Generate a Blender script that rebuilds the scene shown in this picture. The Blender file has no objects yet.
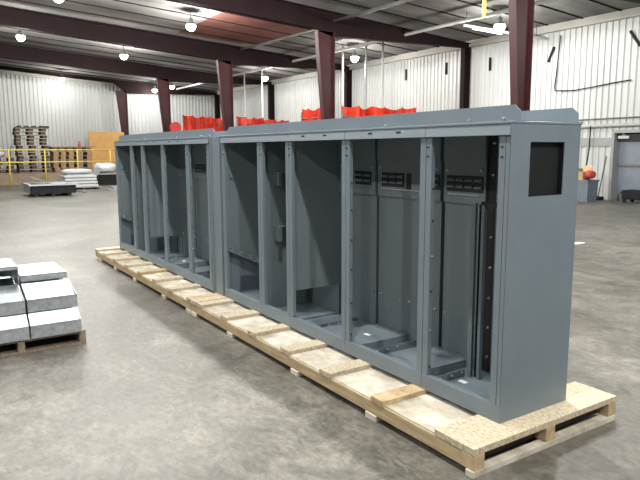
import bpy, bmesh, math, random
from mathutils import Vector, Matrix
random.seed(7)
SC = bpy.context.scene
COL = SC.collection

# ------------------------------------------------------------------ materials
M = {}
def mat(name, rgb, rough=.6, metal=0., var=.0, scale=6., stretch=(1,1,1), bump=0., rgb2=None, detail=6., bump_scale=None, spec=.5):
    m = bpy.data.materials.new(name); m.use_nodes = True
    nt = m.node_tree; n = nt.nodes; L = nt.links
    b = n['Principled BSDF']
    b.inputs['Roughness'].default_value = rough
    b.inputs['Metallic'].default_value = metal
    b.inputs['Specular IOR Level'].default_value = spec
    tc = n.new('ShaderNodeTexCoord'); mp = n.new('ShaderNodeMapping')
    mp.inputs['Scale'].default_value = stretch
    L.new(tc.outputs['Object'], mp.inputs['Vector'])
    no = n.new('ShaderNodeTexNoise'); no.inputs['Scale'].default_value = scale
    no.inputs['Detail'].default_value = detail; no.inputs['Roughness'].default_value = .6
    L.new(mp.outputs['Vector'], no.inputs['Vector'])
    cr = n.new('ShaderNodeValToRGB')
    c1 = rgb2 if rgb2 else tuple(c*(1-var) for c in rgb)
    c2 = rgb if rgb2 else tuple(min(1, c*(1+var)) for c in rgb)
    cr.color_ramp.elements[0].position = .32; cr.color_ramp.elements[0].color = (*c1, 1)
    cr.color_ramp.elements[1].position = .68; cr.color_ramp.elements[1].color = (*c2, 1)
    L.new(no.outputs['Fac'], cr.inputs['Fac'])
    L.new(cr.outputs['Color'], b.inputs['Base Color'])
    if bump:
        n2 = no
        if bump_scale:
            n2 = n.new('ShaderNodeTexNoise'); n2.inputs['Scale'].default_value = bump_scale
            L.new(mp.outputs['Vector'], n2.inputs['Vector'])
        bp = n.new('ShaderNodeBump'); bp.inputs['Strength'].default_value = bump; bp.inputs['Distance'].default_value = .02
        L.new(n2.outputs['Fac'], bp.inputs['Height']); L.new(bp.outputs['Normal'], b.inputs['Normal'])
    M[name] = m
    return m

def glow(name, rgb, s):
    m = bpy.data.materials.new(name); m.use_nodes = True
    b = m.node_tree.nodes['Principled BSDF']
    b.inputs['Base Color'].default_value = (*rgb, 1)
    b.inputs['Emission Color'].default_value = (*rgb, 1)
    b.inputs['Emission Strength'].default_value = s
    M[name] = m

mat('paint', (.158,.194,.222), .36, 0, .05, 3.)
mat('paint_inner', (.150,.182,.200), .5, 0, .05, 3.)
mat('dark_steel_and_shade', (.012,.014,.015), .5, .2, .1)  # dark steel parts; also stands in for shade in openings
mat('zinc_bolt', (.62,.64,.66), .3, .8, .1)
mat('black_bolt', (.02,.02,.022), .4, .3, .1)
mat('white_tag', (.8,.8,.8), .6)
mat('lumber', (.56,.43,.26), .8, 0, 0, 5., (3,3,3), .25, (.36,.25,.13))
mat('lumber_grain', (.52,.41,.25), .8, 0, 0, 4., (1,9,9), .2, (.36,.26,.14))
mat('pale_board', (.72,.67,.58), .85, 0, 0, 4.2, (1,1.4,1), .2, (.32,.27,.20), 10.)
mat('osb', (.64,.56,.42), .8, 0, 0, 34., (1,1.6,1), .3, (.36,.29,.19), 3.)
mat('galvanized', (.52,.55,.575), .48, .7, 0, 18., (1,1,1), .12, (.34,.37,.40), 2.)
mat('old_wood', (.30,.235,.165), .85, 0, 0, 5., (1,8,3), .3, (.15,.115,.08))
mat('shaded_brown_wood', (.10,.062,.038), .9, 0, .3, 5., (3,1,3), .2)
mat('dark_wood', (.060,.045,.035), .9, 0, .3, 6., (1,4,1), .2)
mat('grey_wood', (.33,.29,.24), .9, 0, .3, 6., (1,4,1), .2)
mat('brown_wood', (.30,.19,.105), .85, 0, .35, 3., (1,4,2), .2)
mat('osb_far', (.72,.42,.15), .8, 0, 0, 2.5, (1,1,1), .1, (.60,.34,.12))
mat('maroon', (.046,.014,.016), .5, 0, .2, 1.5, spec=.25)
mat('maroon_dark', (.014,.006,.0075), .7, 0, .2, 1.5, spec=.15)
mat('yellow', (.62,.50,.09), .5, 0, .08)
mat('plastic_wrap', (.52,.54,.56), .3, 0, .06, 5., (1,1,1), .5)
mat('black_plastic', (.014,.014,.016), .75, 0, .2, spec=.2)
mat('bin_grey', (.16,.19,.22), .55, 0, .08)
mat('red_bag', (.5,.05,.06), .5, 0, .2)
mat('cardboard', (.55,.38,.19), .85, 0, .2, 3.)
mat('pipe_white', (.45,.45,.43), .5, 0, .06)
mat('pipe_grey', (.15,.15,.145), .5, .2, .1)
mat('door_paint', (.17,.20,.235), .5, 0, .06)
mat('trim_grey', (.26,.27,.27), .5, 0, .06)
mat('trim_pale', (.44,.43,.39), .7, 0, .12, 1.)
mat('dock_brown', (.22,.165,.115), .85, 0, .25, 1.2)
mat('wall_sheet', (.50,.515,.50), .4, 0, .06, .35)
mat('lamp_shell', (.25,.25,.25), .4, .3, .05)
glow('lamp_glow', (1,.98,.92), 10.)
glow('tube_glow', (.95,1,.97), 2.5)

def curtain_mat():
    m = bpy.data.materials.new('weld_vinyl'); m.use_nodes = True
    nt = m.node_tree; n = nt.nodes; L = nt.links
    b = n['Principled BSDF']; b.inputs['Roughness'].default_value = .35
    no = n.new('ShaderNodeTexNoise'); no.inputs['Scale'].default_value = 1.6
    tc = n.new('ShaderNodeTexCoord'); L.new(tc.outputs['Object'], no.inputs['Vector'])
    cr = n.new('ShaderNodeValToRGB')
    cr.color_ramp.elements[0].position = .3; cr.color_ramp.elements[0].color = (.62,.03,.012,1)
    cr.color_ramp.elements[1].position = .7; cr.color_ramp.elements[1].color = (.92,.085,.025,1)
    L.new(no.outputs['Fac'], cr.inputs['Fac']); L.new(cr.outputs['Color'], b.inputs['Base Color'])
    t = n.new('ShaderNodeBsdfTranslucent'); L.new(cr.outputs['Color'], t.inputs['Color'])
    mx = n.new('ShaderNodeMixShader'); mx.inputs['Fac'].default_value = .55
    L.new(b.outputs[0], mx.inputs[1]); L.new(t.outputs[0], mx.inputs[2])
    L.new(mx.outputs[0], n['Material Output'].inputs['Surface'])
    M['weld_vinyl'] = m
curtain_mat()

def floor_mat():
    m = bpy.data.materials.new('concrete_floor'); m.use_nodes = True
    nt = m.node_tree; n = nt.nodes; L = nt.links
    b = n['Principled BSDF']
    tc = n.new('ShaderNodeTexCoord')
    def noise(scale, det, rough=.6, dist=0., sc=(1,1,1)):
        mp = n.new('ShaderNodeMapping'); mp.inputs['Scale'].default_value = sc
        L.new(tc.outputs['Object'], mp.inputs['Vector'])
        x = n.new('ShaderNodeTexNoise'); x.inputs['Scale'].default_value = scale
        x.inputs['Detail'].default_value = det; x.inputs['Roughness'].default_value = rough
        x.inputs['Distortion'].default_value = dist
        L.new(mp.outputs['Vector'], x.inputs['Vector']); return x
    big = noise(.32, 5, .62, .6); mid = noise(2.1, 12, .78, 1.0, (1,1.3,1)); fine = noise(13, 8, .75, 0, (1,1.5,1))
    def ramp(src, a, ca, bpos, cb):
        r = n.new('ShaderNodeValToRGB'); e = r.color_ramp.elements
        e[0].position = a+.03; e[0].color = (*ca,1); e[1].position = bpos; e[1].color = (*cb,1)
        L.new(src.outputs['Fac'], r.inputs['Fac']); return r
    r1 = ramp(big, .36, (.092,.087,.074), .60, (.165,.157,.137))
    r2 = ramp(mid, .38, (.60,.59,.56), .60, (1.22,1.22,1.21))
    r3 = ramp(fine, .36, (.76,.76,.75), .60, (1.18,1.18,1.18))
    def mul(a, bb):
        x = n.new('ShaderNodeMix'); x.data_type = 'RGBA'; x.blend_type = 'MULTIPLY'; x.inputs[0].default_value = 1
        L.new(a, x.inputs[6]); L.new(bb, x.inputs[7]); return x.outputs[2]
    c = mul(mul(r1.outputs['Color'], r2.outputs['Color']), r3.outputs['Color'])
    # pale scuffs
    sc_ = noise(2.6, 9, .8, 2.0, (1,2.2,1)); r4 = ramp(sc_, .53, (0,0,0), .70, (.42,.42,.42))
    x = n.new('ShaderNodeMix'); x.data_type = 'RGBA'
    L.new(r4.outputs['Color'], x.inputs[0]); L.new(c, x.inputs[6]); x.inputs[7].default_value = (.30,.288,.26,1)
    L.new(x.outputs[2], b.inputs['Base Color'])
    rr = ramp(mid, .3, (.42,.42,.42), .7, (.62,.62,.62)); L.new(rr.outputs['Color'], b.inputs['Roughness'])
    bp = n.new('ShaderNodeBump'); bp.inputs['Strength'].default_value = .12; bp.inputs['Distance'].default_value = .01
    L.new(fine.outputs['Fac'], bp.inputs['Height']); L.new(bp.outputs['Normal'], b.inputs['Normal'])
    M['concrete_floor'] = m
floor_mat()

def ceil_mat():
    m = bpy.data.materials.new('roof_liner'); m.use_nodes = True
    nt = m.node_tree; n = nt.nodes; L = nt.links
    b = n['Principled BSDF']; b.inputs['Roughness'].default_value = .85
    b.inputs['Specular IOR Level'].default_value = .2
    tc = n.new('ShaderNodeTexCoord')
    no = n.new('ShaderNodeTexNoise'); no.inputs['Scale'].default_value = .55; no.inputs['Detail'].default_value = 6
    mp = n.new('ShaderNodeMapping'); mp.inputs['Scale'].default_value = (1.2,.35,1)
    L.new(tc.outputs['Object'], mp.inputs['Vector']); L.new(mp.outputs['Vector'], no.inputs['Vector'])
    r = n.new('ShaderNodeValToRGB'); e = r.color_ramp.elements
    e[0].position = .33; e[0].color = (.10,.10,.095,1); e[1].position = .68; e[1].color = (.27,.265,.25,1)
    L.new(no.outputs['Fac'], r.inputs['Fac'])
    L.new(r.outputs['Color'], b.inputs['Base Color'])
    M['roof_liner'] = m
ceil_mat()
mat('red_glow_patch', (.15,.06,.048), .6, 0, .25, 1.2)

# ------------------------------------------------------------------ mesh helpers
class MB:
    def __init__(s): s.bm = bmesh.new()
    def box(s, x0, x1, y0, y1, z0, z1):
        v = [s.bm.verts.new(p) for p in ((x0,y0,z0),(x1,y0,z0),(x1,y1,z0),(x0,y1,z0),(x0,y0,z1),(x1,y0,z1),(x1,y1,z1),(x0,y1,z1))]
        for f in ((0,3,2,1),(4,5,6,7),(0,1,5,4),(1,2,6,5),(2,3,7,6),(3,0,4,7)):
            s.bm.faces.new([v[i] for i in f])
        return s
    def prism(s, pts, ext):
        """closed outline pts (3-D, planar) pushed along ext"""
        e = Vector(ext); a = [s.bm.verts.new(Vector(p)) for p in pts]; b = [s.bm.verts.new(Vector(p)+e) for p in pts]
        s.bm.faces.new(a); s.bm.faces.new(b[::-1])
        k = len(pts)
        for i in range(k):
            s.bm.faces.new([a[i], b[i], b[(i+1)%k], a[(i+1)%k]])
        return s
    def bar(s, p, q, w, h=None, up=(0,0,1)):
        """rectangular bar from p to q"""
        h = h or w; p = Vector(p); q = Vector(q); d = (q-p).normalized(); u = Vector(up)
        if abs(d.dot(u)) > .98: u = Vector((1,0,0))
        r = d.cross(u).normalized()*w/2; t = r.cross(d).normalized()*h/2
        return s.prism([p-r-t, p+r-t, p+r+t, p-r+t], q-p)
    def tube(s, pts, r, seg=8):
        pts = [Vector(p) for p in pts]; rings = []
        for i, p in enumerate(pts):
            d = (pts[min(i+1,len(pts)-1)]-pts[max(i-1,0)]).normalized()
            u = Vector((0,0,1)) if abs(d.z) < .9 else Vector((1,0,0))
            a = d.cross(u).normalized(); b = a.cross(d).normalized()
            rings.append([s.bm.verts.new(p+(a*math.cos(2*math.pi*k/seg)+b*math.sin(2*math.pi*k/seg))*r) for k in range(seg)])
        for i in range(len(rings)-1):
            for k in range(seg):
                s.bm.faces.new([rings[i][k], rings[i][(k+1)%seg], rings[i+1][(k+1)%seg], rings[i+1][k]])
        s.bm.faces.new(rings[0]); s.bm.faces.new(rings[-1][::-1])
        return s
    def lathe(s, prof, c, seg=20, axis='z'):
        """prof: list of (radius, height); revolve about a vertical axis at c"""
        c = Vector(c); rings = []
        for r, h in prof:
            ring = []
            for k in range(seg):
                a = 2*math.pi*k/seg; p = (max(r,1e-4)*math.cos(a), max(r,1e-4)*math.sin(a), h)
                if axis == 'x': p = (p[2], p[0], p[1])
                if axis == 'y': p = (p[0], p[2], p[1])
                ring.append(s.bm.verts.new(c+Vector(p)))
            rings.append(ring)
        for i in range(len(rings)-1):
            for k in range(seg):
                s.bm.faces.new([rings[i][k], rings[i][(k+1)%seg], rings[i+1][(k+1)%seg], rings[i+1][k]])
        s.bm.faces.new(rings[0]); s.bm.faces.new(rings[-1])
        return s
    def sheet(s, rows):
        """grid of points"""
        g = [[s.bm.verts.new(p) for p in r] for r in rows]
        for i in range(len(g)-1):
            for k in range(len(g[0])-1):
                s.bm.faces.new([g[i][k], g[i][k+1], g[i+1][k+1], g[i+1][k]])
        return s
    def build(s, name, m, parent=None, bevel=0, smooth=False, solid=0):
        bmesh.ops.recalc_face_normals(s.bm, faces=s.bm.faces[:])
        me = bpy.data.meshes.new(name); s.bm.to_mesh(me); s.bm.free()
        me.materials.append(M[m] if isinstance(m, str) else m)
        if smooth:
            for p in me.polygons: p.use_smooth = True
        o = bpy.data.objects.new(name, me); COL.objects.link(o)
        if parent is not None:
            o.parent = parent
            w = ROOT_LOC.get(parent.name, None)
            if w is not None: o.matrix_parent_inverse = Matrix.Translation(-w)
        if bevel:
            md = o.modifiers.new('bevel', 'BEVEL'); md.width = bevel; md.segments = 2; md.limit_method = 'ANGLE'
        if solid:
            md = o.modifiers.new('solid', 'SOLIDIFY'); md.thickness = solid; md.offset = 0
        return o
ROOT_LOC = {}
def tag(o, label=None, cat=None, group=None, kind=None):
    if label: o['label'] = label
    if cat: o['category'] = cat
    if group: o['group'] = group
    if kind: o['kind'] = kind
    return o
def thing(name, label, cat, loc=(0,0,0), group=None):
    o = bpy.data.objects.new(name, None); o.empty_display_size = .1; COL.objects.link(o)
    o.location = loc; ROOT_LOC[o.name] = Vector(loc)
    return tag(o, label, cat, group)
def copy_tree(o, parent=None):
    c = o.copy(); COL.objects.link(c)
    if parent is not None:
        c.parent = parent; c.matrix_parent_inverse = o.matrix_parent_inverse.copy()
    for ch in list(o.children):
        copy_tree(ch, c)
    return c
def struct(o): o['kind'] = 'structure'; return o
ORD = ['first','second','third','fourth','fifth','sixth','seventh','eighth','ninth','tenth','eleventh','twelfth','thirteenth','fourteenth']

# ------------------------------------------------------------------ camera
yaw, pitch, roll, F = -0.992, 0.145, -0.004, 615.44
cy, sy, cp, sp = math.cos(yaw), math.sin(yaw), math.cos(pitch), math.sin(pitch)
f = Vector((sy*cp, cy*cp, -sp)); r = Vector((cy, -sy, 0)); u = r.cross(f)
cr_, sr_ = math.cos(roll), math.sin(roll)
r2 = cr_*r + sr_*u; u2 = -sr_*r + cr_*u
cam = bpy.data.cameras.new('camera'); co = bpy.data.objects.new('camera', cam); COL.objects.link(co)
mw = Matrix(((r2.x,u2.x,-f.x,2.447),(r2.y,u2.y,-f.y,-2.94),(r2.z,u2.z,-f.z,1.884),(0,0,0,1)))
co.matrix_world = mw
cam.sensor_width = 36; cam.lens = F*36/640; cam.clip_end = 300; cam.clip_start = .05
SC.camera = co

# ------------------------------------------------------------------ setting
def roof(Y): return 6.75 + .068*(18.8-Y)
YW, YC, XL = 18.8, 10.7, -47.2
mb = MB(); mb.box(XL-.3, 9, -16, 20.6, -.3, 0); struct(mb.build('floor', 'concrete_floor'))
mb = MB(); mb.prism([(XL-.3,-16,roof(-16)),(XL-.3,YW+.2,roof(YW+.2)),(XL-.3,YW+.2,roof(YW+.2)+.15),(XL-.3,-16,roof(-16)+.15)], (57,0,0))
struct(mb.build('ceiling', 'roof_liner'))
# dark seams of the roof liner run down the slope
seams = MB()
k = XL+1.2
while k < 8:
    seams.prism([(k,-15.9,roof(-15.9)-.035),(k,YW-.1,roof(YW-.1)-.035),(k,YW-.1,roof(YW-.1)),(k,-15.9,roof(-15.9))], (.05,0,0)); k += 1.53
struct(seams.build('trim_1', 'maroon_dark'))
struct(MB().prism([(-26.9,8.1,roof(8.1)-.012),(-26.9,12.4,roof(12.4)-.012),(-26.9,12.4,roof(12.4)-.002),(-26.9,8.1,roof(8.1)-.002)],(6.2,0,0)).build('roof_glow_sheet', 'red_glow_patch'))  # red glow of the curtains on the roof, put into a tinted sheet

def ribbed(x0, x1, z0, z1, y, step=.25, depth=.055):
    pts = []; x = x0
    while x < x1-1e-4:
        for dx, dy in ((0,0),(step*.62,0),(step*.72,-depth),(step*.9,-depth)):
            if x+dx < x1: pts.append((x+dx, y+dy))
        x += step
    pts.append((x1, y))
    return pts
def ribbed_wall(name, pts, z0, z1, m, back):
    b = MB(); b.sheet([[(p[0],p[1],z0) for p in pts],[(p[0],p[1],z1) for p in pts]])
    return struct(b.build(name, m, solid=.01))
ribbed_wall('wall_right', ribbed(XL, 4, 2.52, roof(YW), YW), 2.52, roof(YW)+.02, 'wall_sheet', 1)
o = ribbed_wall('wall_right_lower', ribbed(XL, -10.92, 0, 2.52, YW), 0, 2.52, 'wall_sheet', 1)
lp = [(XL-(0 if k%4 in (0,1) else -.045), -15.9+.28*(k//4)+(0,.154,.185,.252)[k%4]) for k in range(4*124)]
b = MB(); b.sheet([[(p[0],p[1],0) for p in lp],[(p[0],p[1],roof(p[1])+.02) for p in lp]])
struct(b.build('wall_left', 'wall_sheet', solid=.01))
# eave band where roof meets wall, gable trim
struct(MB().box(XL, 4, YW-.25, YW-.06, 6.48, 6.76).build('trim_13', 'trim_pale'))
b = MB(); b.prism([(XL+.06,-15.9,roof(-15.9)-.62),(XL+.06,YW-.1,roof(YW-.1)-.45),(XL+.06,YW-.1,roof(YW-.1)-.01),(XL+.06,-15.9,roof(-15.9)-.01)], (.14,0,0))
struct(b.build('trim_14', 'trim_pale'))
struct(MB().box(XL, -10.92, YW-.075, YW-.05, 1.98, 2.30).build('trim_15', 'trim_grey'))

# doorway with recessed steel door
struct(MB().box(-10.93,-10.84, YW-.10, YW+.3, 0, 2.56).box(-10.84,-7.6, YW-.1, YW+.02, 2.46, 2.56).build('trim_16', 'trim_grey'))
b = MB().box(-10.84,-7.6, YW+.24, YW+.3, 0, 2.52)
d = struct(b.build('door_1', 'door_paint'))
for z in (1.25,):
    part = MB().box(-10.8,-7.65, YW+.18, YW+.24, z, z+.09).build('rail', 'pipe_grey', d)
MB().box(-10.84,-7.6, YW+.1, YW+.24, 2.18, 2.46).build('hood', 'dark_steel_and_shade', d)

# dock platform behind the yellow railing
struct(MB().box(XL, -36.3, -15.9, 9.9, 0, .63).build('platform', 'dock_brown'))

# ------------------------------------------------------------------ steel frames
FX = [-8.73,-17.98,-27.2,-36.5,-45.9]
col_lab = ['tapered maroon steel column rising behind the near end of the cabinets',
 'maroon steel column behind the middle of the cabinet lineup, next to red curtains',
 'maroon steel column rising just past the joint between both cabinet sections',
 'dark maroon column between the tall orange sheets and the bright left wall panel',
 'farthest maroon column, in front of the orange plywood sheets']
raf_lab = ['maroon roof beam end at the upper right corner above the ribbed wall',
 'nearest long maroon roof beam, passing over the reddish ceiling patch',
 'second maroon roof beam from the camera, running down to the joint column',
 'third maroon roof beam from the camera',
 'farthest maroon roof beam, directly in front of the left end wall']
for i, X in enumerate(FX):
    zb = 0 if X > -36.3 else .63
    top = 6.4 if i else 6.4
    mname = 'maroon'
    wt, wb = .80, .24
    t = thing('steel_column', col_lab[i], 'column', (X, YC, zb), 'interior steel columns')
    y1t = y1b = YC+.36; y0t, y0b = y1t-wt, y1b-wb
    fw = .12
    for (ya, yb, s) in ((y0b,y0t,1),(y1b,y1t,-1)):
        MB().prism([(X-fw,ya,zb),(X+fw,ya,zb),(X+fw,yb,top),(X-fw,yb,top)], (0,.03*s,0)).build('flange', mname, t)
    MB().prism([(X-.012,y0b+.03,zb),(X-.012,y1b-.03,zb),(X-.012,y1t-.03,top),(X-.012,y0t+.03,top)], (.024,0,0)).build('web', mname, t)
    MB().box(X-.22,X+.22,YC+.02,YC+.46,zb,zb+.03).build('base_plate', mname, t)
    # rafter
    lo = lambda y: 6.4+.07*(YC-y) if i < 4 else roof(y)-.40
    low2 = lambda y: 6.22+.026*(y-YC)
    t = thing('steel_roof_beam', raf_lab[i], 'beam', (X, YC, 6.4), 'steel roof beams')
    pts = [(X,-15.8,lo(-15.8)),(X,YC-.6,lo(YC-.6)),(X,YC+.36,low2(YC)),(X,YW-.3,low2(YW-.3)),(X,YW-.3,roof(YW-.3)-.15),(X,-15.8,roof(-15.8)-.15)]
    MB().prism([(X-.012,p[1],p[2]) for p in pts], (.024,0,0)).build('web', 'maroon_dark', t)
    def strip(y0,z0,y1,z1,w=.13,h=.025):
        return MB().prism([(X-w,y0,z0),(X-w,y1,z1),(X-w,y1,z1+h),(X-w,y0,z0+h)], (2*w,0,0))
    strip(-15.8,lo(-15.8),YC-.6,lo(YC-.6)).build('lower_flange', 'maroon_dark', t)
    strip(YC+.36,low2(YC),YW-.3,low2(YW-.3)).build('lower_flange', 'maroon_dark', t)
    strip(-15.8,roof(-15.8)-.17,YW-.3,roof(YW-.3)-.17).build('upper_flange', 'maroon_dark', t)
wl = ['dark steel wall post at the right edge of the doorway wall','dark wall post just left of the strip light on the ribbed wall',
      'dark wall post behind the hanging pipes, left of the red curtain row','dark wall post under the lamp near the orange curtains',
      'dark wall post beside the joint column, partly behind it']
for i, X in enumerate((-8.73,-18.2,-27.4,-36.7,-46.0)):
    if i == 0: continue
    t = thing('wall_post', wl[i], 'post', (X, YW-.25, 0), 'steel posts along the ribbed wall')
    MB().box(X-.12,X+.12,YW-.44,YW-.42,0,6.5).build('flange','maroon_dark',t)
    MB().box(X-.01,X+.01,YW-.42,YW-.08,0,6.5).build('web','maroon_dark',t)
    MB().box(X-.12,X+.12,YW-.08,YW-.06,0,6.5).build('flange','maroon_dark',t)

# ------------------------------------------------------------------ lamps
def lamp(x, y, label, power, seen=True):
    z = roof(y)-.62
    t = thing('high_bay_lamp', label, 'lamp', (x,y,z), 'high bay lamps')
    MB().lathe([(.04,.30),(.08,.28),(.10,.16),(.20,.05),(.21,.03),(.20,.03),(.10,.10)], (x,y,z), 16).build('housing','lamp_shell',t,smooth=False)
    MB().lathe([(.01,-.22),(.11,-.19),(.18,-.11),(.21,-.02),(.18,.035),(.01,.04)], (x,y,z), 16).build('lens','lamp_glow',t)
    MB().tube([(x,y,z+.29),(x,y,roof(y)-.01)], .015, 6).build('hanger','dark_steel_and_shade',t)
    ld = bpy.data.lights.new('lamp_light','POINT'); ld.energy = power; ld.shadow_soft_size = .14; ld.color = (1,.985,.94)
    lo = bpy.data.objects.new('lamp_light', ld); COL.objects.link(lo); lo.location = (x,y,z-.36)
PW = 720
seen = [(-22.29,6.97,'high bay lamp hanging left of the reddish ceiling patch'),
 (-30.74,1.79,'high bay lamp nearest the upper left corner, between two roof beams'),
 (-31.76,6.92,'high bay lamp between the second and third roof beams'),
 (-45.0,6.26,'high bay lamp just under the farthest beam, over the tall pallet stack'),
 (-32.13,15.63,'high bay lamp shining over the orange curtains beside a dark wall post'),
 (-45.12,13.01,'faint high bay lamp between the two farthest columns'),
 (-22.59,15.49,'high bay lamp glowing above the hanging pipes and red curtain'),
 (-41.83,13.18,'small distant high bay lamp right of the fourth column top'),
 (-13.53,15.39,'high bay lamp above the strip light, partly behind the near column'),
 (-21.6,1.79,'high bay lamp at the very top edge above the nearest roof beam')]
for x, y, l in seen: lamp(x, y, l, PW*(.3 if x < -44 else .45 if y > 10 else 1.0))
for x, y in ((-12.4,1.9),(-3.0,1.9),(-9.1,-1.7),(-4.5,-1.7),(.1,-1.7),(4.7,-1.7),(6.2,1.9),(-21.6,-1.7),(-4.2,15.4),(-13.1,7),(-3.9,7),(6.2,-9),(-3,-9),(-12.4,-9),(-21.6,-9)):
    lamp(x, y, 'high bay lamp overhead outside the picture', PW*(.45 if y > 10 else 1.7 if y == 1.9 else .95 if y < -5 else 1))

# strip light on a conduit across the ceiling
t = thing('strip_light', 'long bright fluorescent strip light on a white conduit beside the near column', 'light', (-14.5,15.8,6.3))
MB().tube([(-14.75,14.8,6.52),(-13.94,19.0,6.24)], .05, 8).build('conduit','pipe_white',t)
MB().bar((-14.66,15.2,6.43),(-14.44,16.55,6.335), .10, .06).build('diffuser','tube_glow',t)
for p in ((-14.7,14.9,6.55),(-14.1,18.2,6.3)):
    MB().tube([p,(p[0],p[1],roof(p[1])-.02)], .012, 6).build('hanger','dark_steel_and_shade',t)
ld = bpy.data.lights.new('strip_glow','AREA'); ld.shape='RECTANGLE'; ld.size=1.5; ld.size_y=.15; ld.energy=90
lo = bpy.data.objects.new('strip_glow', ld); COL.objects.link(lo); lo.location=(-14.5,15.95,6.28); lo.rotation_euler=(0,0,math.radians(100))

# ------------------------------------------------------------------ pipes, cables
def pipe(name, label, cat, pts, r, m, group=None):
    b = MB().tube(pts, r, 8); o = b.build(name, m, smooth=True); tag(o, label, cat, group); return o
pipe('sprinkler_pipe','pale overhead pipe running along the ceiling to the strip light','pipe',[(-45,14.72,6.66),(-9,14.72,6.66)],.07,'pipe_white')
pipe('ceiling_pipe','thin grey ceiling pipe starting at the column behind the middle of the cabinets','pipe',[(-17.9,11.05,6.8),(-6,11.5,6.8)],.07,'pipe_grey')
pipe('sprinkler_branch','grey pipe between the reddish ceiling patch and the third beam','pipe',[(-27.1,11.6,7.02),(-18.1,12.0,6.95)],.06,'pipe_grey')
for (x,y,z0,l) in ((-23.2,15.2,.0,'pale drop pipe left of the dark wall post, above the red curtain'),(-21.3,15.2,0,'pale drop pipe right of the dark wall post, above the red curtain'),(-20.3,15.4,0,'shortest looking drop pipe, rightmost of those above the red curtain'),(-33.2,16.0,0,'pale drop pipe directly below the lamp over the orange curtains'),(-35.7,16.0,0,'thin drop pipe left of the lamp over the orange curtains')):
    pipe('drop_pipe', l, 'pipe', [(x,y,z0),(x+ (.0),y,roof(y)-.01)], .05, 'pipe_white', 'vertical drop pipes')
W = YW-.1
pipe('wall_cable','black cable hanging on the ribbed wall in a large L shape','cable',[(-13.35,W,6.3),(-13.36,W,5.94),(-13.42,W,5.2),(-13.5,W,4.35),(-13.48,W,4.2),(-13.2,W,4.17),(-12.6,W,4.14),(-11.8,W,4.2),(-11.0,W,4.28),(-10.34,W,4.32)],.022,'black_plastic')
pipe('wall_cable','black cable stub curling on the left end wall','cable',[(XL+.09,.2,5.15),(XL+.09,1.0,5.2),(XL+.09,1.6,5.3),(XL+.09,2.1,5.6),(XL+.09,2.25,5.9)],.03,'black_plastic')
pipe('wall_conduit','thick white conduit along the ribbed wall above the doorway','pipe',[(-30,YW-.16,2.69),(-6,YW-.16,2.76)],.06,'pipe_white')
pipe('wall_conduit','thin grey conduit above the thick white one on the ribbed wall','pipe',[(-30,YW-.12,2.93),(-6,YW-.12,3.02)],.025,'pipe_grey')
pipe('air_hose','black hose dropping from the wall conduit behind the grey bin','hose',[(-11.75,YW-.2,2.75),(-11.75,YW-.22,1.9),(-11.8,YW-.25,1.3),(-11.85,YW-.3,.9),(-11.85,YW-.35,.2),(-11.8,YW-.4,.03)],.025,'black_plastic')
for (x,z,dx) in ((-16.9,5.62,0),(-13.75,5.63,.12),(-10.3,5.75,-.2),(-22.5,5.72,0),(-19.6,5.72,0)):
    b = MB().bar((x-dx,W+.02,z-.28),(x+dx,W+.02,z+.28),.09,.06,(0,1,0)); o = b.build('wall_clip','black_plastic')
    tag(o,'short black clip bar fixed high on the ribbed wall','clip','black clip bars on the ribbed wall')
b = MB().box(-8.50,-8.42, 8.97,9.03, 5.08, 7.45); tag(b.build('lifting_strap','yellow'),'yellow strap hanging from the ceiling left of the near column','strap')

# ------------------------------------------------------------------ welding curtains
def curtain(p, q, z, label, n=40, amp=.07, sag=.13, sc=6):
    p = Vector((p[0],p[1],0)); q = Vector((q[0],q[1],0)); d = q-p; nn = Vector((-d.y,d.x,0)).normalized()
    t = thing('welding_curtain', label, 'curtain', (p.x,p.y,0), 'red welding curtains')
    rows = []
    for j in range(7):
        row = []
        for i in range(n+1):
            s = i/n; ph = s*d.length*7
            off = nn*(amp*math.sin(ph)+amp*.5*math.sin(ph*2.3+1))*(1-.3*j/6)
            top = z-abs(math.sin(s*sc*math.pi))*sag*(1 if int(s*sc)%2 else .5)
            row.append(p+d*s+off+Vector((0,0,top+(.06-top)*j/6)))
        rows.append(row)
    MB().sheet(rows).build('sheet','weld_vinyl',t,solid=.006)
    fr = MB().tube([(p.x,p.y,z-.42),(q.x,q.y,z-.42)],.025,6); fr.build('rail','pipe_grey',t)
    for e in (p, q): MB().tube([(e.x,e.y,0),(e.x,e.y,z-.15)],.03,6).build('leg','pipe_grey',t)
curtain((-34.0,10.95),(-35.5,14.1),4.05,'broad orange red welding curtain right of the fourth column',sc=4)
curtain((-35.3,13.9),(-34.6,14.6),3.9,'narrow folded red welding curtain against the joint column, left side',n=16,amp=.1,sc=2)
curtain((-26.7,11.1),(-30.2,16.0),3.66,'long low red welding curtain between the joint column and dark wall post',amp=.16,sc=7)
curtain((-20.2,10.95),(-18.35,10.95),3.62,'short bright red welding curtain left of the middle column',n=20,sc=3)
curtain((-22.6,12.3),(-20.3,11.2),3.2,'lowest red welding curtain, barely showing above the cabinet roof',n=20,sc=3)
curtain((-17.3,11.0),(-16.7,14.2),3.58,'red welding curtain right of the middle column, receding along the ribbed wall',amp=.12,sc=5)
t = thing('hose_reel','round red hose reel on the fourth column','reel',(-36.2,11.05,3.0))
MB().lathe([(.05,-.12),(.36,-.12),(.36,-.08),(.24,-.07),(.24,.07),(.36,.08),(.36,.12),(.05,.12)],(-36.1,11.22,3.35),18,'x').build('drum','red_bag',t)
MB().box(-36.34,-36.0,10.9,11.0,3.25,3.45).build('bracket','dark_steel_and_shade',t)

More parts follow.
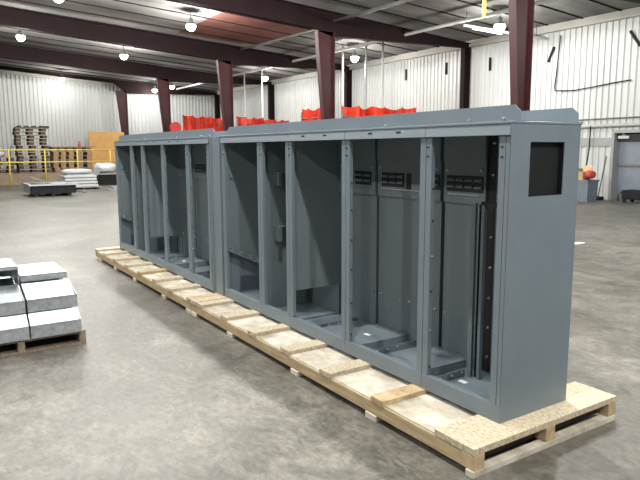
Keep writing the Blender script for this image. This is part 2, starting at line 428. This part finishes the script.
# ------------------------------------------------------------------ pallets
def make_pallet(name, label, L, Wd, h, md, ms, n_deck=7, group=None, board=.1):
    """stringers along x (length L), deck boards along y (width Wd)"""
    t = thing(name, label, 'pallet', (0,0,0), group)
    st = h-.04
    for y in (-Wd/2+.03, 0, Wd/2-.03):
        MB().box(-L/2, L/2, y-.03, y+.03, .018, st+.018).build('stringer', ms, t)
    for k in range(n_deck):
        x = -L/2+board/2+(L-board)*k/(n_deck-1)
        MB().box(x-board/2,x+board/2,-Wd/2,Wd/2,h-.022,h).build('deck_board', md, t)
    for x in (-L/2+board/2, 0, L/2-board/2):
        MB().box(x-board/2,x+board/2,-Wd/2,Wd/2,0,.018).build('bottom_board', md, t)
    return t

# foreground pallet with galvanized trays
p0 = make_pallet('pallet','weathered wooden pallet under the galvanized trays, left of the skids',1.3,1.16,.135,'old_wood','old_wood',8)
p0.location = (-4.40,-2.24,0)
def make_tray(name='galvanized_tray', wd=.452, dp=.40):
    """open chute: low front wall at +x, sloped back sheet rising to -x, side cheeks"""
    t = thing(name, None, 'tray', (0,0,0), 'galvanized trays stacked on the pallet')
    g = .004
    MB().box(-dp/2,dp/2,-wd/2,wd/2,0,g).build('bottom','galvanized',t)
    MB().box(dp/2-g,dp/2,-wd/2,wd/2,0,.125).build('front_wall','galvanized',t)
    pr = [(dp/2,0),(dp/2,.125),(dp/2-.06,.125),(-dp/2,.215),(-dp/2,0)]
    for s in (-1,1):
        y = s*wd/2
        MB().prism([(x,y-(g if s>0 else 0),z) for x,z in pr],(0,g,0)).build('side_cheek','galvanized',t)
    MB().prism([(dp/2-.10,-wd/2,.085),(-dp/2,-wd/2,.205),(-dp/2,-wd/2,.215),(dp/2-.10,-wd/2,.095)],(0,wd,0)).build('sloped_sheet','galvanized',t)
    MB().box(dp/2,dp/2+.012,-wd/2,wd/2,.120,.125).build('lip','galvanized',t)
    return t
tray = make_tray()
spots = []
for ci, yc in enumerate((-1.925,-2.395)):
    side = 'on the stack side nearest the skids' if ci == 0 else 'on the stack side away from the skids'
    for ri, (xc, dp, layers) in enumerate(((-3.785,.125,1),(-4.042,.36,2),(-4.425,.38,2),(-4.82,.36,2))):
        for ly in range(layers):
            row = ('front','second','third','rear')[ri]
            where = 'only' if layers==1 else ('lower','upper')[ly]
            spots.append((xc, yc+random.uniform(-.006,.006), .137+ly*.222, dp, f'{where} galvanized tray of the {row} row {side}'))
first = True
for (x,y,z,dp,l) in spots:
    o = tray if first else copy_tree(tray); first = False
    o.location = (x,y,z); o['label'] = l; o.scale = (dp/.40,1,1)
# closed boxes on the rear row
def ductbox(loc, sx, sy, sz, label, rz=0):
    t = thing('galvanized_duct_box', label, 'duct', (0,0,0), 'galvanized duct boxes on the trays')
    MB().box(-sx/2,sx/2,-sy/2,sy/2,sz-.005,sz).build('top_sheet','galvanized',t)
    for s in (-1,1):
        MB().box(-sx/2,sx/2,s*sy/2-.003,s*sy/2+.003,0,sz-.005).build('side_sheet','galvanized',t)
    MB().box(-sx/2,-sx/2+.005,-sy/2,sy/2,0,sz-.005).build('back_sheet','galvanized',t)
    MB().box(sx/2-.012,sx/2,-sy/2,sy/2,(sz-.03 if sz>.1 else 0),sz).build('lip','galvanized',t)
    t.location = loc; t.rotation_euler = (0,0,rz)
ductbox((-4.40,-2.395,.582),.56,.43,.19,'bright galvanized box with dark open front, on the tray stack side away from the skids')
ductbox((-4.62,-1.925,.582),.70,.43,.06,'flat galvanized box on top of the tray stack side nearest the skids')

# ------------------------------------------------------------------ shipping skids
def skid(x0, x1, label, feet, boards, near):
    t = thing('shipping_skid', label, 'skid', (x1,0,0), 'long timber skids under the cabinets')
    Y0, Y1 = -.385, 1.03
    for y in (Y0, .30, Y1-.045):
        MB().box(x0,x1-(.02 if near else 0),y,y+.045,.042,.135).build('stringer','lumber_grain',t,bevel=.004)
    for x,w in feet:
        if near and x > 0: x, w = .122, .06
        MB().box(x-w/2,x+w/2,Y0-.01,Y1,0,.042).build('bottom_runner','pale_board',t,bevel=.003)
    # raised cross boards and paler sheets between them
    for a, bb in boards:
        MB().box(a+random.uniform(-.008,.008),bb,Y0-random.uniform(0,.012),Y1+random.uniform(-.01,.01),.136,.179).build('deck_board','osb' if (near and bb>0) or random.random()<.7 else 'lumber',t,bevel=.004)
    bs = sorted(boards)
    for (a,b1),(a2,b2) in zip(bs[:-1], bs[1:]):
        if a2-b1 > .1:
            MB().box(b1-.01,a2+.01,Y0+.012,Y1-.01,.132,.144).build('deck_sheet','pale_board',t)
    if near:
        MB().box(x1-.115,x1-.085,Y0+.05,Y1-.05,.042,.135).build('cross_batten','shaded_brown_wood',t)  # brown darkened to stand in for the shade under the deck
        for y in (Y0-.002, .265, Y1-.088):
            MB().box(x1-.10,x1+.001,y,y+.09,.042,.135).build('block','lumber',t,bevel=.004)
    return t
bd = [(-.17,.15)]+[(-.82-.64*k,-.675-.64*k) for k in range(0,6)]
skid(-4.20,.15,'timber skid under the near cabinet section, with open end showing blocks',[(.10,.11),(-.81,.12),(-1.86,.12),(-3.15,.12),(-4.12,.14)],bd+[(-4.2,-4.05)],True)
bd2 = [(-4.345,-4.215)]+[(-4.345-.64*k,-4.20-.64*k) for k in range(1,7)]+[(-8.75,-8.55)]
skid(-8.75,-4.21,'timber skid under the far cabinet section, running back toward the left wall',[(-4.29,.14),(-5.16,.12),(-6.42,.12),(-7.45,.12),(-8.43,.12)],bd2,False)

# ------------------------------------------------------------------ switchgear sections
D, ZB, ZT = .667, .179, 2.049
POSTS = [.004,-.718,-1.665,-2.588,-3.168,-4.10]
def bolt(x, y, z, parent, m='black_bolt', axis='x', r=.011, s=1):
    b = MB()
    if axis == 'x': b.lathe([(r,0),(r,.010*s),(r*.55,.012*s),(r*.5,.022*s)],(x,y,z),6,'x')
    else: b.lathe([(r,0),(r,-.010),(r*.55,-.012),(r*.5,-.02)],(x,y,z),6,'y')
    b.build('bolt', m, parent)
def section(label):
    t = thing('switchgear_enclosure', label, 'cabinet', (0,0,ZB), 'grey steel switchgear enclosures')
    P = 'paint'
    # posts: two folded frame edges with a joint groove
    for i, x in enumerate(POSTS):
        b = MB()
        zb, zt = .285, 1.967
        if i == 0: segs = [(-.085,-.038),(-.034,0)]
        elif i == 5: segs = [(x,x+.030),(x+.036,x+.070)]
        else: segs = [(x-.058,x-.003),(x+.003,x+.054)]
        for k,(a,c) in enumerate(segs):
            b.box(a,c,0,.003,zb,zt)                      # face
            b.box(a,a+.003,.003,.035,zb,zt); b.box(c-.003,c,.003,.035,zb,zt)   # folded returns
        po = b.build('post', P, t, bevel=.004)
        for z in (1.90,1.84):
            bolt(segs[0][1]-.02 if i==0 else segs[1][0]+.02,0,z,po,axis='y',r=.006)
        if i in (1,2):
            for z in (.35,.62,.9,1.15,1.4,1.62):
                bolt(segs[1][1]-.0, .02, z, po, 'zinc_bolt' if i==1 and z in(.62,1.15) else 'black_bolt', 'x', .007, .7)
    # header and base rail, split at the posts
    for i in range(5):
        a, c = POSTS[i+1]+(.002 if i<4 else .0), POSTS[i]-.002 if i else 0
        h = MB().prism([(a,-.016,1.967),(a,.012,1.967),(a,.012,2.046),(a,-.003,2.046)],(c-a,0,0)).box(a,c,.012,.05,1.967,1.972).build('header', P, t, bevel=.003)
        MB().box(a,c,-.012,-.003,2.036,2.047).build('drip_edge', P, h)
        if i in (1,2):
            for fx in (.3,.68) if i==2 else (.35,.7):
                MB().box(a+(c-a)*fx-.025,a+(c-a)*fx+.025,-.0115,-.006,2.0,2.014).build('slot','dark_steel_and_shade',h)
        b = MB().box(a,c,-.004,.0,ZB,.285).box(a,c,.0,.045,.279,.285).box(a,c,0,.05,ZB,.184)
        b.build('base_rail', P, t)
    # roof with overhang, lifting angles on top
    MB().box(POSTS[5],.006,.0,D+.004,2.036,2.050).build('roof', P, t, bevel=.003)
    for y, nm in ((.075,'front'),(.632,'rear')):
        z1 = 2.148
        g = MB().prism([(-.0,y,2.05),(-.0,y,2.110),(-.045,y,z1),(POSTS[5]+.06,y,z1),(POSTS[5],y,2.10),(POSTS[5],y,2.05)],(0,.006,0)).box(POSTS[5],0,y+.006,y+.06,2.05,2.056)
        g = g.build('lifting_angle', P, t)
        for k in range(4 if nm=='front' else 0):
            bolt(-.12-.28*k*k, y, 2.068, g, 'zinc_bolt','y',.008)
    # right end panel with window cut-out
    y0,y1,z0,z1 = .176,.507,1.597,1.928
    b = MB(); x = -.004
    for (a,c,e,h) in ((.0,y0,ZB,2.036),(y1,D,ZB,2.036),(y0,y1,ZB,z0),(y0,y1,z1,2.036)):
        b.box(x,.002,a,c,e,h)
    ep = b.build('end_panel', P, t)
    # window lining
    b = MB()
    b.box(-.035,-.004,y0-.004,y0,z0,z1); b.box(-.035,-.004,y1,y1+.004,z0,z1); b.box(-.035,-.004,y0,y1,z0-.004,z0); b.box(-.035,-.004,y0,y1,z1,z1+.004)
    b.build('window_lining','dark_steel_and_shade',ep)
    # dark sheet standing in for the shaded interior behind the window
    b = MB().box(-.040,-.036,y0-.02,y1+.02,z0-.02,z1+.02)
    b.build('window_shade_sheet','dark_steel_and_shade',ep)
    # left end panel
    MB().box(POSTS[5]-.006,POSTS[5],.0,D,ZB,2.036).build('end_panel', P, t)
    # outer back
    MB().box(POSTS[5],0,D-.004,D,ZB,2.036).build('outer_back','dark_steel_and_shade', t)
    # inner back panels with open slots between
    I = 'paint_inner'
    segs = [(-.615,-.01),(-1.13,-.70),(-1.973,-1.17),(-2.585,-2.01),(-3.19,-2.615),(-4.11,-3.215)]
    for j,(a,c) in enumerate(segs):
        bp = MB().box(a,c,.6,.604,.19,2.03).box(a,a+.004,.604,.645,.19,2.03).box(c-.004,c,.604,.645,.19,2.03).build('back_panel', I, t)
        if 1 <= j <= 3:
            up = MB().box(a,c,.582,.6,1.47,1.79).box(a,c,.572,.6,1.79,2.03).build('shadow_step_panel', I, bp)  # lower step shaped after the header's shadow edge; seam above is real
            MB().box(a+.05,c-.05,.572,.582,1.535,1.545).build('ledge','zinc_bolt' if j!=3 else I, bp)
            for xx in (a+.04, c-.04):
                bolt(xx,.6,.565,bp,'zinc_bolt','y',.012); bolt(xx,.582,1.73,bp,'zinc_bolt','y',.012)
    for xx in (-1.65,-1.53):
        bolt(xx,.6,.565,bp,'zinc_bolt','y',.012)
    def louvre(xa, xb, n, parent):
        b = MB().box(xa,xb,.578,.582,1.562,1.685).build('vent','dark_steel_and_shade',parent)
        w = (xb-xa)/n
        for k in range(n):
            for z in (1.59,1.64):
                MB().prism([(xa+w*k+.012,.578,z),(xa+w*k+.012,.566,z+.004),(xa+w*k+.012,.566,z+.014),(xa+w*k+.012,.578,z+.026)],(w-.024,0,0)).build('louvre', I, b)
    louvre(-2.32,-2.07,2,t); louvre(-1.915,-1.61,3,t)
    MB().box(-1.58,-1.52,.578,.582,1.55,1.685).build('vent','dark_steel_and_shade',t)
    louvre(-1.27,-1.175,1,t); louvre(-1.10,-.72,4,t)
    # partitions
    b = MB().box(-2.605,-2.597,.012,.6,.53,2.03).box(-2.597,-2.585,.58,.6,.53,2.03).build('partition', I, t)
    for k in range(8): bolt(-2.597,.055,.62+.18*k,b)
    b = MB().box(-3.205,-3.197,.012,.6,.19,.528).build('partition', I, t)
    b = MB().box(-3.205,-3.197,.012,.6,.532,2.03).build('partition', I, t)
    for k in range(8): bolt(-3.197,.055,.62+.18*k,b)
    for z0,z1 in ((1.52,1.66),(.945,1.10)):
        br = MB().box(-3.197,-3.07,.19,.196,z0,z1).box(-3.197,-3.07,.196,.30,z1-.006,z1).box(-3.10,-3.07,.16,.19,z0,z1).box(-3.197,-3.16,.17,.19,z0,z1).build('bracket', I, b)
    # partition with a sloped lower edge and lug ledge
    b = MB().prism([(-4.06,.012,.76),(-4.06,.6,.47),(-4.06,.6,2.03),(-4.06,.012,2.03)],(.008,0,0)).build('partition', I, t)
    led = MB().prism([(-4.052,.012,.735),(-4.052,.6,.445),(-4.052,.6,.47),(-4.052,.012,.76)],(.05,0,0)).build('ledge', I, t)
    for k in range(5):
        s = .1+.19*k; yy = .012+.588*s; zz = .76-.29*s
        MB().box(-4.045,-4.005,yy-.022,yy+.022,zz-.01,zz+.034).build('lug', 'zinc_bolt', led)
    MB().box(-4.11,-4.10,.2,.56,.22,.40).build('recess_plate', I, t)
    lg = MB().box(-4.06,-4.03,.07,.10,1.57,1.62).build('latch_block','paint',t)
    # floor pan, raised plates and cross channels
    MB().box(POSTS[5],0,.045,.655,.181,.196).build('floor_pan', P, t)
    for (a,c,z) in ((-2.57,-2.34,.225),(-2.24,-2.0,.235),(-1.98,-1.55,.262),(-1.16,-.80,.262),(-3.18,-2.65,.22),(-4.05,-3.3,.22)):
        MB().box(a,c,.06,.595,z-.006,z).box(a,a+.005,.06,.595,.196,z-.006).box(c-.005,c,.06,.595,.196,z-.006).build('floor_plate', P, t)
    for x in (-2.31,-1.44,-.70):
        yb = .40 if x > -.8 else .595
        ch = MB().box(x+.02,x+.025,.05,yb,.196,.25).box(x-.025,x+.025,.05,yb,.196,.2).build('cross_channel', I, t)
        for y in (.14,.25,.36): bolt(x+.025,y,.232,ch,'zinc_bolt','x',.010,.8)
    for (x,y) in ((-1.75,.30),(-1.2,.16),(-.6,.3)):
        zz = .262 if x<-1.5 else .196
        MB().box(x-.035,x+.035,y-.02,y+.02,zz,zz+.002).build('paper_tag','white_tag',t)
    # uprights inside the end bay
    u1 = MB().box(-.672,-.632,.41,.415,.196,1.50).box(-.672,-.666,.415,.47,.196,1.50).build('upright', P, t)
    MB().box(-.632,-.60,.45,.455,.196,1.49).build('upright_back','dark_steel_and_shade', u1)
    MB().box(-.585,-.56,.42,.45,.196,1.49).build('upright', P, t)
    MB().box(-.60,-.44,.43,.46,1.475,1.515).build('cross_piece','dark_steel_and_shade',t)
    u_ = MB().box(-.70,-.612,.60,.604,.2,2.03).build('gap_shade_strip','dark_steel_and_shade',t)  # dark strip filling the open gap, in place of its shade
    for k in range(8): bolt(-.64,.60,.32+.23*k,u_,'zinc_bolt','y',.010)
    return t
B = section('near grey steel switchgear cabinet frame, with square window in its end panel')
A = copy_tree(B); A.location = (-4.455,0,ZB)
A['label'] = 'far grey steel switchgear cabinet frame, toward the left wall beyond the joint plate'
# joint cover between the two sections: part of the far one
jp = MB().box(-4.425,-4.135,-.004,.0,ZB,2.046).box(-4.40,-4.37,-.018,-.004,ZB,2.046).box(-4.175,-4.135,-.012,-.004,ZB,2.046).box(-4.44,-4.436,0,.05,ZB,2.03).box(-4.144,-4.14,0,.05,ZB,2.03)
o = jp.build('joint_cover','paint',bevel=.004); o.parent = A; o.matrix_parent_inverse = Matrix.Translation(-Vector(A.location))
MB_ = MB().box(-4.455,-4.126,.0,D,2.036,2.05); o = MB_.build('joint_roof','paint'); o.parent = A; o.matrix_parent_inverse = Matrix.Translation(-Vector(A.location))

# ------------------------------------------------------------------ left background
XR = -36.15
t = thing('safety_railing','yellow pipe railing along the edge of the brown dock platform','railing',(XR,4,0))
for y in (-10.6,-8.6,-6.6,-4.6,-2.6,-.4,1.52,3.38,5.16,7.07,9.0):
    MB().tube([(XR,y,0),(XR,y,1.99)],.04,8).build('post','yellow',t,smooth=True)
for z in (1.96,1.27):
    MB().tube([(XR,-10.8,z),(XR,9.0,z)],.036,8).build('rail','yellow',t,smooth=True)

def stack(proto, n, x, y, z, h, labf, jit=.05, lean=0):
    for k in range(n):
        o = proto if k == 0 else copy_tree(proto)
        o.location = (x+random.uniform(-jit,jit), y+random.uniform(-jit,jit)+lean*k, z+k*h)
        o['label'] = labf(n-1-k)
def far_pallet(label, L, Wd, h, md, ms, group, ys=None, hw=.15):
    t = thing('stored_pallet', label, 'pallet', (0,0,0), group)
    for y in (ys or (-Wd/2+.11, 0, Wd/2-.11)):
        MB().box(-L/2,L/2,y-hw*random.uniform(.8,1),y+hw*random.uniform(.8,1),.02,h-.02).build('stringer', ms, t)
    MB().box(-L/2,L/2,-Wd/2,Wd/2,h-.024,h).build('deck', md, t)
    MB().box(-L/2,L/2,-Wd/2,Wd/2,0,.02).build('bottom_deck', md, t)
    return t
p = far_pallet('x',1.1,1.62,.2,'grey_wood','dark_wood','pallets in the tall dark stack')
stack(p,13,-38,3.02,.63,.2,lambda k: f'{ORD[k]} pallet from the top of the tall dark stack behind the railing',.05,-.006)
t = thing('stored_pallet','dark tilted pallet lying across the top of the tall stack','pallet',(-38,3.0,3.23))
MB().box(-38.5,-37.5,2.15,3.95,3.235,3.29).build('deck','dark_wood',t)
for y in (2.3,2.7,3.1,3.5,3.8): MB().box(-38.5,-37.5,y,y+.14,3.29,3.37).build('stringer','dark_wood',t)
p = far_pallet('x',1.2,2.25,.24,'old_wood','brown_wood','pallets in the low brown stack',(-.98,-.55,-.1,.4,.98),.15)
stack(p,6,-38.2,5.28,.63,.245,lambda k: f'{ORD[k]} pallet from the top of the low brown stack',.10)
b = MB(); 
for k in range(4): b.box(-38.9,-37.5,4.0+.66*k,4.62+.66*k,2.102+.0*k,2.16)
tag(b.build('plank_deck','old_wood'),'wide brown plank deck lying on top of the low brown pallet stack','planks')
t = thing('red_fire_extinguisher','small red canister standing on top of the low brown stack','canister',(-38.2,5.75,2.16))
MB().lathe([(.07,0),(.09,.02),(.09,.16),(.05,.22),(.05,.27)],(-38.2,5.75,2.16),12).build('body','red_bag',t,smooth=True)
MB().box(-38.24,-38.16,5.68,5.82,2.43,2.46).build('handle','black_plastic',t)
t.name = 'canister'
p = far_pallet('x',1.1,1.55,.22,'grey_wood','dark_wood','pallets at the left end of the platform')
stack(p,4,-38,1.12,.63,.225,lambda k: f'{ORD[k]} pallet from the top of the short stack left of the tall one',.1)
def lump(name, label, cat, c, s, m, seed=0, sq=2.6):
    rnd = random.Random(seed); bm = bmesh.new(); bmesh.ops.create_icosphere(bm, subdivisions=3, radius=1)
    for v in bm.verts:
        q = v.co.copy(); mx = (abs(q.x)**sq+abs(q.y)**sq+abs(q.z)**sq)**(1/sq); q /= mx
        q *= 1+.07*math.sin(5*q.x+seed)+.06*math.sin(7*q.y+2*seed)+rnd.uniform(-.03,.03)
        v.co = Vector((q.x*s[0],q.y*s[1],q.z*s[2])) + Vector(c)
        v.co.z = max(v.co.z, c[2]-s[2]*.86)
    b = MB(); b.bm.free(); b.bm = bm
    return tag(b.build(name, m, smooth=True), label, cat)
lump('plastic_bag','pale crumpled plastic bundle on the short pallet stack','bag',(-38,.95,1.72),(.4,.55,.21),'plastic_wrap',3)
pipe('bent_rod','thin bent dark rod sticking up from the short pallet stack','rod',[(-37.6,1.75,1.535),(-37.6,1.78,2.0),(-37.6,1.85,2.2),(-37.6,1.97,2.1)],.03,'dark_wood')
# plywood sheets leaning on the wall
for i,(y0,y1,x) in enumerate(((7.85,9.0,-44.6),(9.03,10.5,-44.9))):
    b = MB().prism([(x,y0,.63 if y1<9.9 else .63),(x,y1,.63),(x-.25,y1,3.3-.03*i),(x-.25,y0,3.3-.03*i)],(-.04,0,0))
    tag(b.build('plywood_sheet','osb_far'),['orange plywood sheet standing by the railing end, left one','orange plywood sheet partly behind the far cabinet end, right one'][i],'plywood','orange plywood sheets')
struct(MB().box(XL,-44.3,9.9,11.6,0,.63).build('platform_extension','dock_brown'))

# steel tub
t = thing('steel_tub','open dark steel tub with bright rim on the floor below the tall stack','tub',(-26.4,1.75,0))
x0,x1,y0,y1 = -27.3,-25.4,.98,2.78
for y in (y0+.25,(y0+y1)/2,y1-.25):
    MB().box(x0+.1,x1-.1,y-.07,y+.07,0,.12).build('skid_runner','dark_steel_and_shade',t)
MB().box(x0+.08,x1-.08,y0+.05,y1-.05,.12,.14).build('bottom','dark_steel_and_shade',t)
for (a,c,e,h_) in ((x0,x0+.03,y0,y1),(x1-.03,x1,y0,y1),(x0,x1,y0,y0+.03),(x0,x1,y1-.03,y1)):
    MB().box(a,c,e,h_,.12,.46).build('side_wall','trim_grey' if c-a>1 else 'black_plastic',t)
MB().box(x1-.06,x1+.06,y0-.06,y1+.06,.46,.52).box(x0-.06,x0+.06,y0-.06,y1+.06,.46,.52).box(x0,x1,y0-.06,y0+.06,.46,.52).box(x0,x1,y1-.06,y1+.06,.46,.52).build('rim','galvanized',t)
MB().prism([(x1-.5,y0+.10,.80),(x1-.5,y0+.9,.50),(x0+.4,y0+.9,.50),(x0+.4,y0+.10,.80)],(0,.02,.03)).build('tilted_lid','trim_grey',t)
for k in range(4):
    o = MB().bar((x0+.3+.35*k,y0+.45,.44),(x0+.5+.35*k,y1-.15,.535),.22,.02).build('sheet_offcut','galvanized')
    tag(o,'bent bright sheet metal offcut lying in the steel tub','sheet metal','sheet metal offcuts in the tub')
# wrapped stack of white sheets
t = thing('sheet_stack_pallet','low wooden pallet under the plastic wrapped white stack','pallet',(-30.3,4.0,0))
MB().box(-31,-29.6,3.2,4.85,.09,.13).build('deck','grey_wood',t)
for y in (3.3,4.0,4.7): MB().box(-31,-29.6,y-.06,y+.06,0,.09).build('stringer','dark_wood',t)
for k in range(4):
    y1 = 4.74-.03*k
    b = MB().box(-30.9,-29.7,3.2-.02*k,y1,.131+.152*k,.131+.152*k+.11).box(-30.8,-29.8,3.3,y1-.1,.131+.152*k+.11,.131+.152*k+.152)
    tag(b.build('wrapped_panel_pack','plastic_wrap',bevel=.02),f'{ORD[3-k]} white wrapped panel pack from the top, beside the steel tub','panels','white wrapped panel packs')
lump('plastic_sheet','crumpled clear plastic sheeting draped on the white panel packs','plastic',(-30.3,3.85,.88),(.62,.74,.13),'plastic_wrap',5)
# dark crate with grey lid
t = thing('black_crate','black open crate with grey leaning panel in front of the railing end','crate',(-33,5.8,0))
MB().box(-33.6,-32.5,5.2,6.6,.0,.09).build('base','dark_steel_and_shade',t)
MB().box(-33.6,-32.5,5.2,6.6,.09,.60).build('body','black_plastic',t,bevel=.03)
MB().box(-33.64,-32.46,5.16,6.64,.60,.68).build('rim','trim_grey',t)
b = MB().prism([(-32.4,4.86,.35),(-32.4,5.2,.32),(-32.4,5.62,.98),(-32.4,5.2,.98)],(.03,0,0)); b.build('leaning_panel','trim_grey',t)
lump('white_bundle','white plastic wrapped bundle on top of the black crate','bundle',(-33.05,5.95,.95),(.5,.62,.28),'plastic_wrap',9)
tag(MB().box(-28.4,-27.4,4.75,5.6,0,.06).box(-28.2,-27.5,4.9,5.5,.06,.2).build('metal_scrap','trim_grey'),'small grey metal piece on the floor next to the far cabinet end','scrap')
tag(MB().box(-28.3,-26.6,3.4,3.5,0,.05).build('floor_batten','old_wood'),'thin wooden batten on the floor beside the white panel packs','batten')

# ------------------------------------------------------------------ right background
t = thing('trash_bin','grey square trash bin standing by the white wall','bin',(-10.97,17.35,0))
cx, cyy = -11.05, 17.45
b = MB().prism([(cx-.27,cyy-.27,0),(cx+.27,cyy-.27,0),(cx+.27,cyy+.27,0),(cx-.27,cyy+.27,0)],(0,0,.02))
b.build('bottom','bin_grey',t)
def taper(cx,cy,r0,r1,z0,z1,th):
    b = MB()
    for k in range(4):
        c = [(1,-1),(1,1),(-1,1),(-1,-1)]
        a, d_ = c[k], c[(k+1)%4]
        o0 = [(cx+a[0]*r0,cy+a[1]*r0,z0),(cx+d_[0]*r0,cy+d_[1]*r0,z0),(cx+d_[0]*r1,cy+d_[1]*r1,z1),(cx+a[0]*r1,cy+a[1]*r1,z1)]
        n_ = Vector(((a[0]+d_[0])/2,(a[1]+d_[1])/2,0)).normalized()*-th
        b.prism(o0, n_)
    return b
taper(cx,cyy,.27,.30,.02,.72,.02).build('body','bin_grey',t)
taper(cx,cyy,.325,.325,.72,.78,.03).build('rim','bin_grey',t)
b = MB().box(cx-.26,cx+.02,cyy-.25,cyy+.2,.781,1.08).prism([(cx-.26,cyy-.25,1.08),(cx+.02,cyy-.25,1.08),(cx+.1,cyy-.4,1.2),(cx-.25,cyy-.42,1.22)],(0,.01,.01)).prism([(cx-.26,cyy+.2,1.08),(cx+.02,cyy+.2,1.08),(cx+.05,cyy+.3,1.3),(cx-.28,cyy+.3,1.27)],(0,.01,.01))
tag(b.build('cardboard_box','cardboard'),'open brown cardboard box stuffed in the grey trash bin','box')
lump('red_bag','dark red crumpled bag at the top of the trash bin','bag',(cx+.17,cyy-.03,.97),(.14,.2,.15),'red_bag',4)
t = thing('push_broom','broom with black head leaning on the white wall by the doorway','broom',(-11.2,18.5,0))
MB().tube([(-11.12,18.35,.1),(-11.06,18.64,1.62)],.018,8).build('handle','dark_wood',t)
MB().box(-11.34,-10.96,18.2,18.5,.0,.13).build('head','black_plastic',t,bevel=.03)
t = thing('tool_cart','low black tool cart in front of the recessed steel door','cart',(-10.0,18.3,0))
MB().box(-9.95,-9.0,17.9,18.5,.12,.45).build('body','black_plastic',t,bevel=.04)
for x in (-9.85,-9.1):
    for y in (17.95,18.45): MB().lathe([(.02,-.025),(.07,-.025),(.07,.025),(.02,.025)],(x,y,.07),12,'y').build('wheel','black_plastic',t)
MB().tube([(-9.95,18.2,.3),(-10.15,18.2,.35),(-10.25,18.2,.2),(-10.2,18.15,.03)],.025,8).build('hose','black_plastic',t,smooth=True)
t = thing('door_lamp','small white lamp box over the recessed steel door','lamp',(-10.6,YW+.2,2.4))
MB().box(-10.75,-10.35,YW+.0,YW+.1,2.26,2.36).build('box','pipe_white',t)
MB().box(-10.62,-10.5,YW+.02,YW+.08,2.36,2.46).build('bracket','pipe_grey',t)
tag(MB().box(-5.06,-4.92,8.0,8.3,0.0,.008).build('floor_label','white_tag'),'small white scrap on the floor right of the near cabinet end','paper')

# ------------------------------------------------------------------ world and view
w = bpy.data.worlds.new('world'); SC.world = w; w.use_nodes = True
bg = w.node_tree.nodes['Background']; bg.inputs[0].default_value = (.80,.90,1.0,1); bg.inputs[1].default_value = .13
SC.view_settings.view_transform = 'Standard'; SC.view_settings.look = 'None'
SC.view_settings.gamma = 1; SC.view_settings.use_curve_mapping = False
SC.view_settings.exposure = .42
SC.cycles.use_denoising = True
SC.cycles.max_bounces = 8
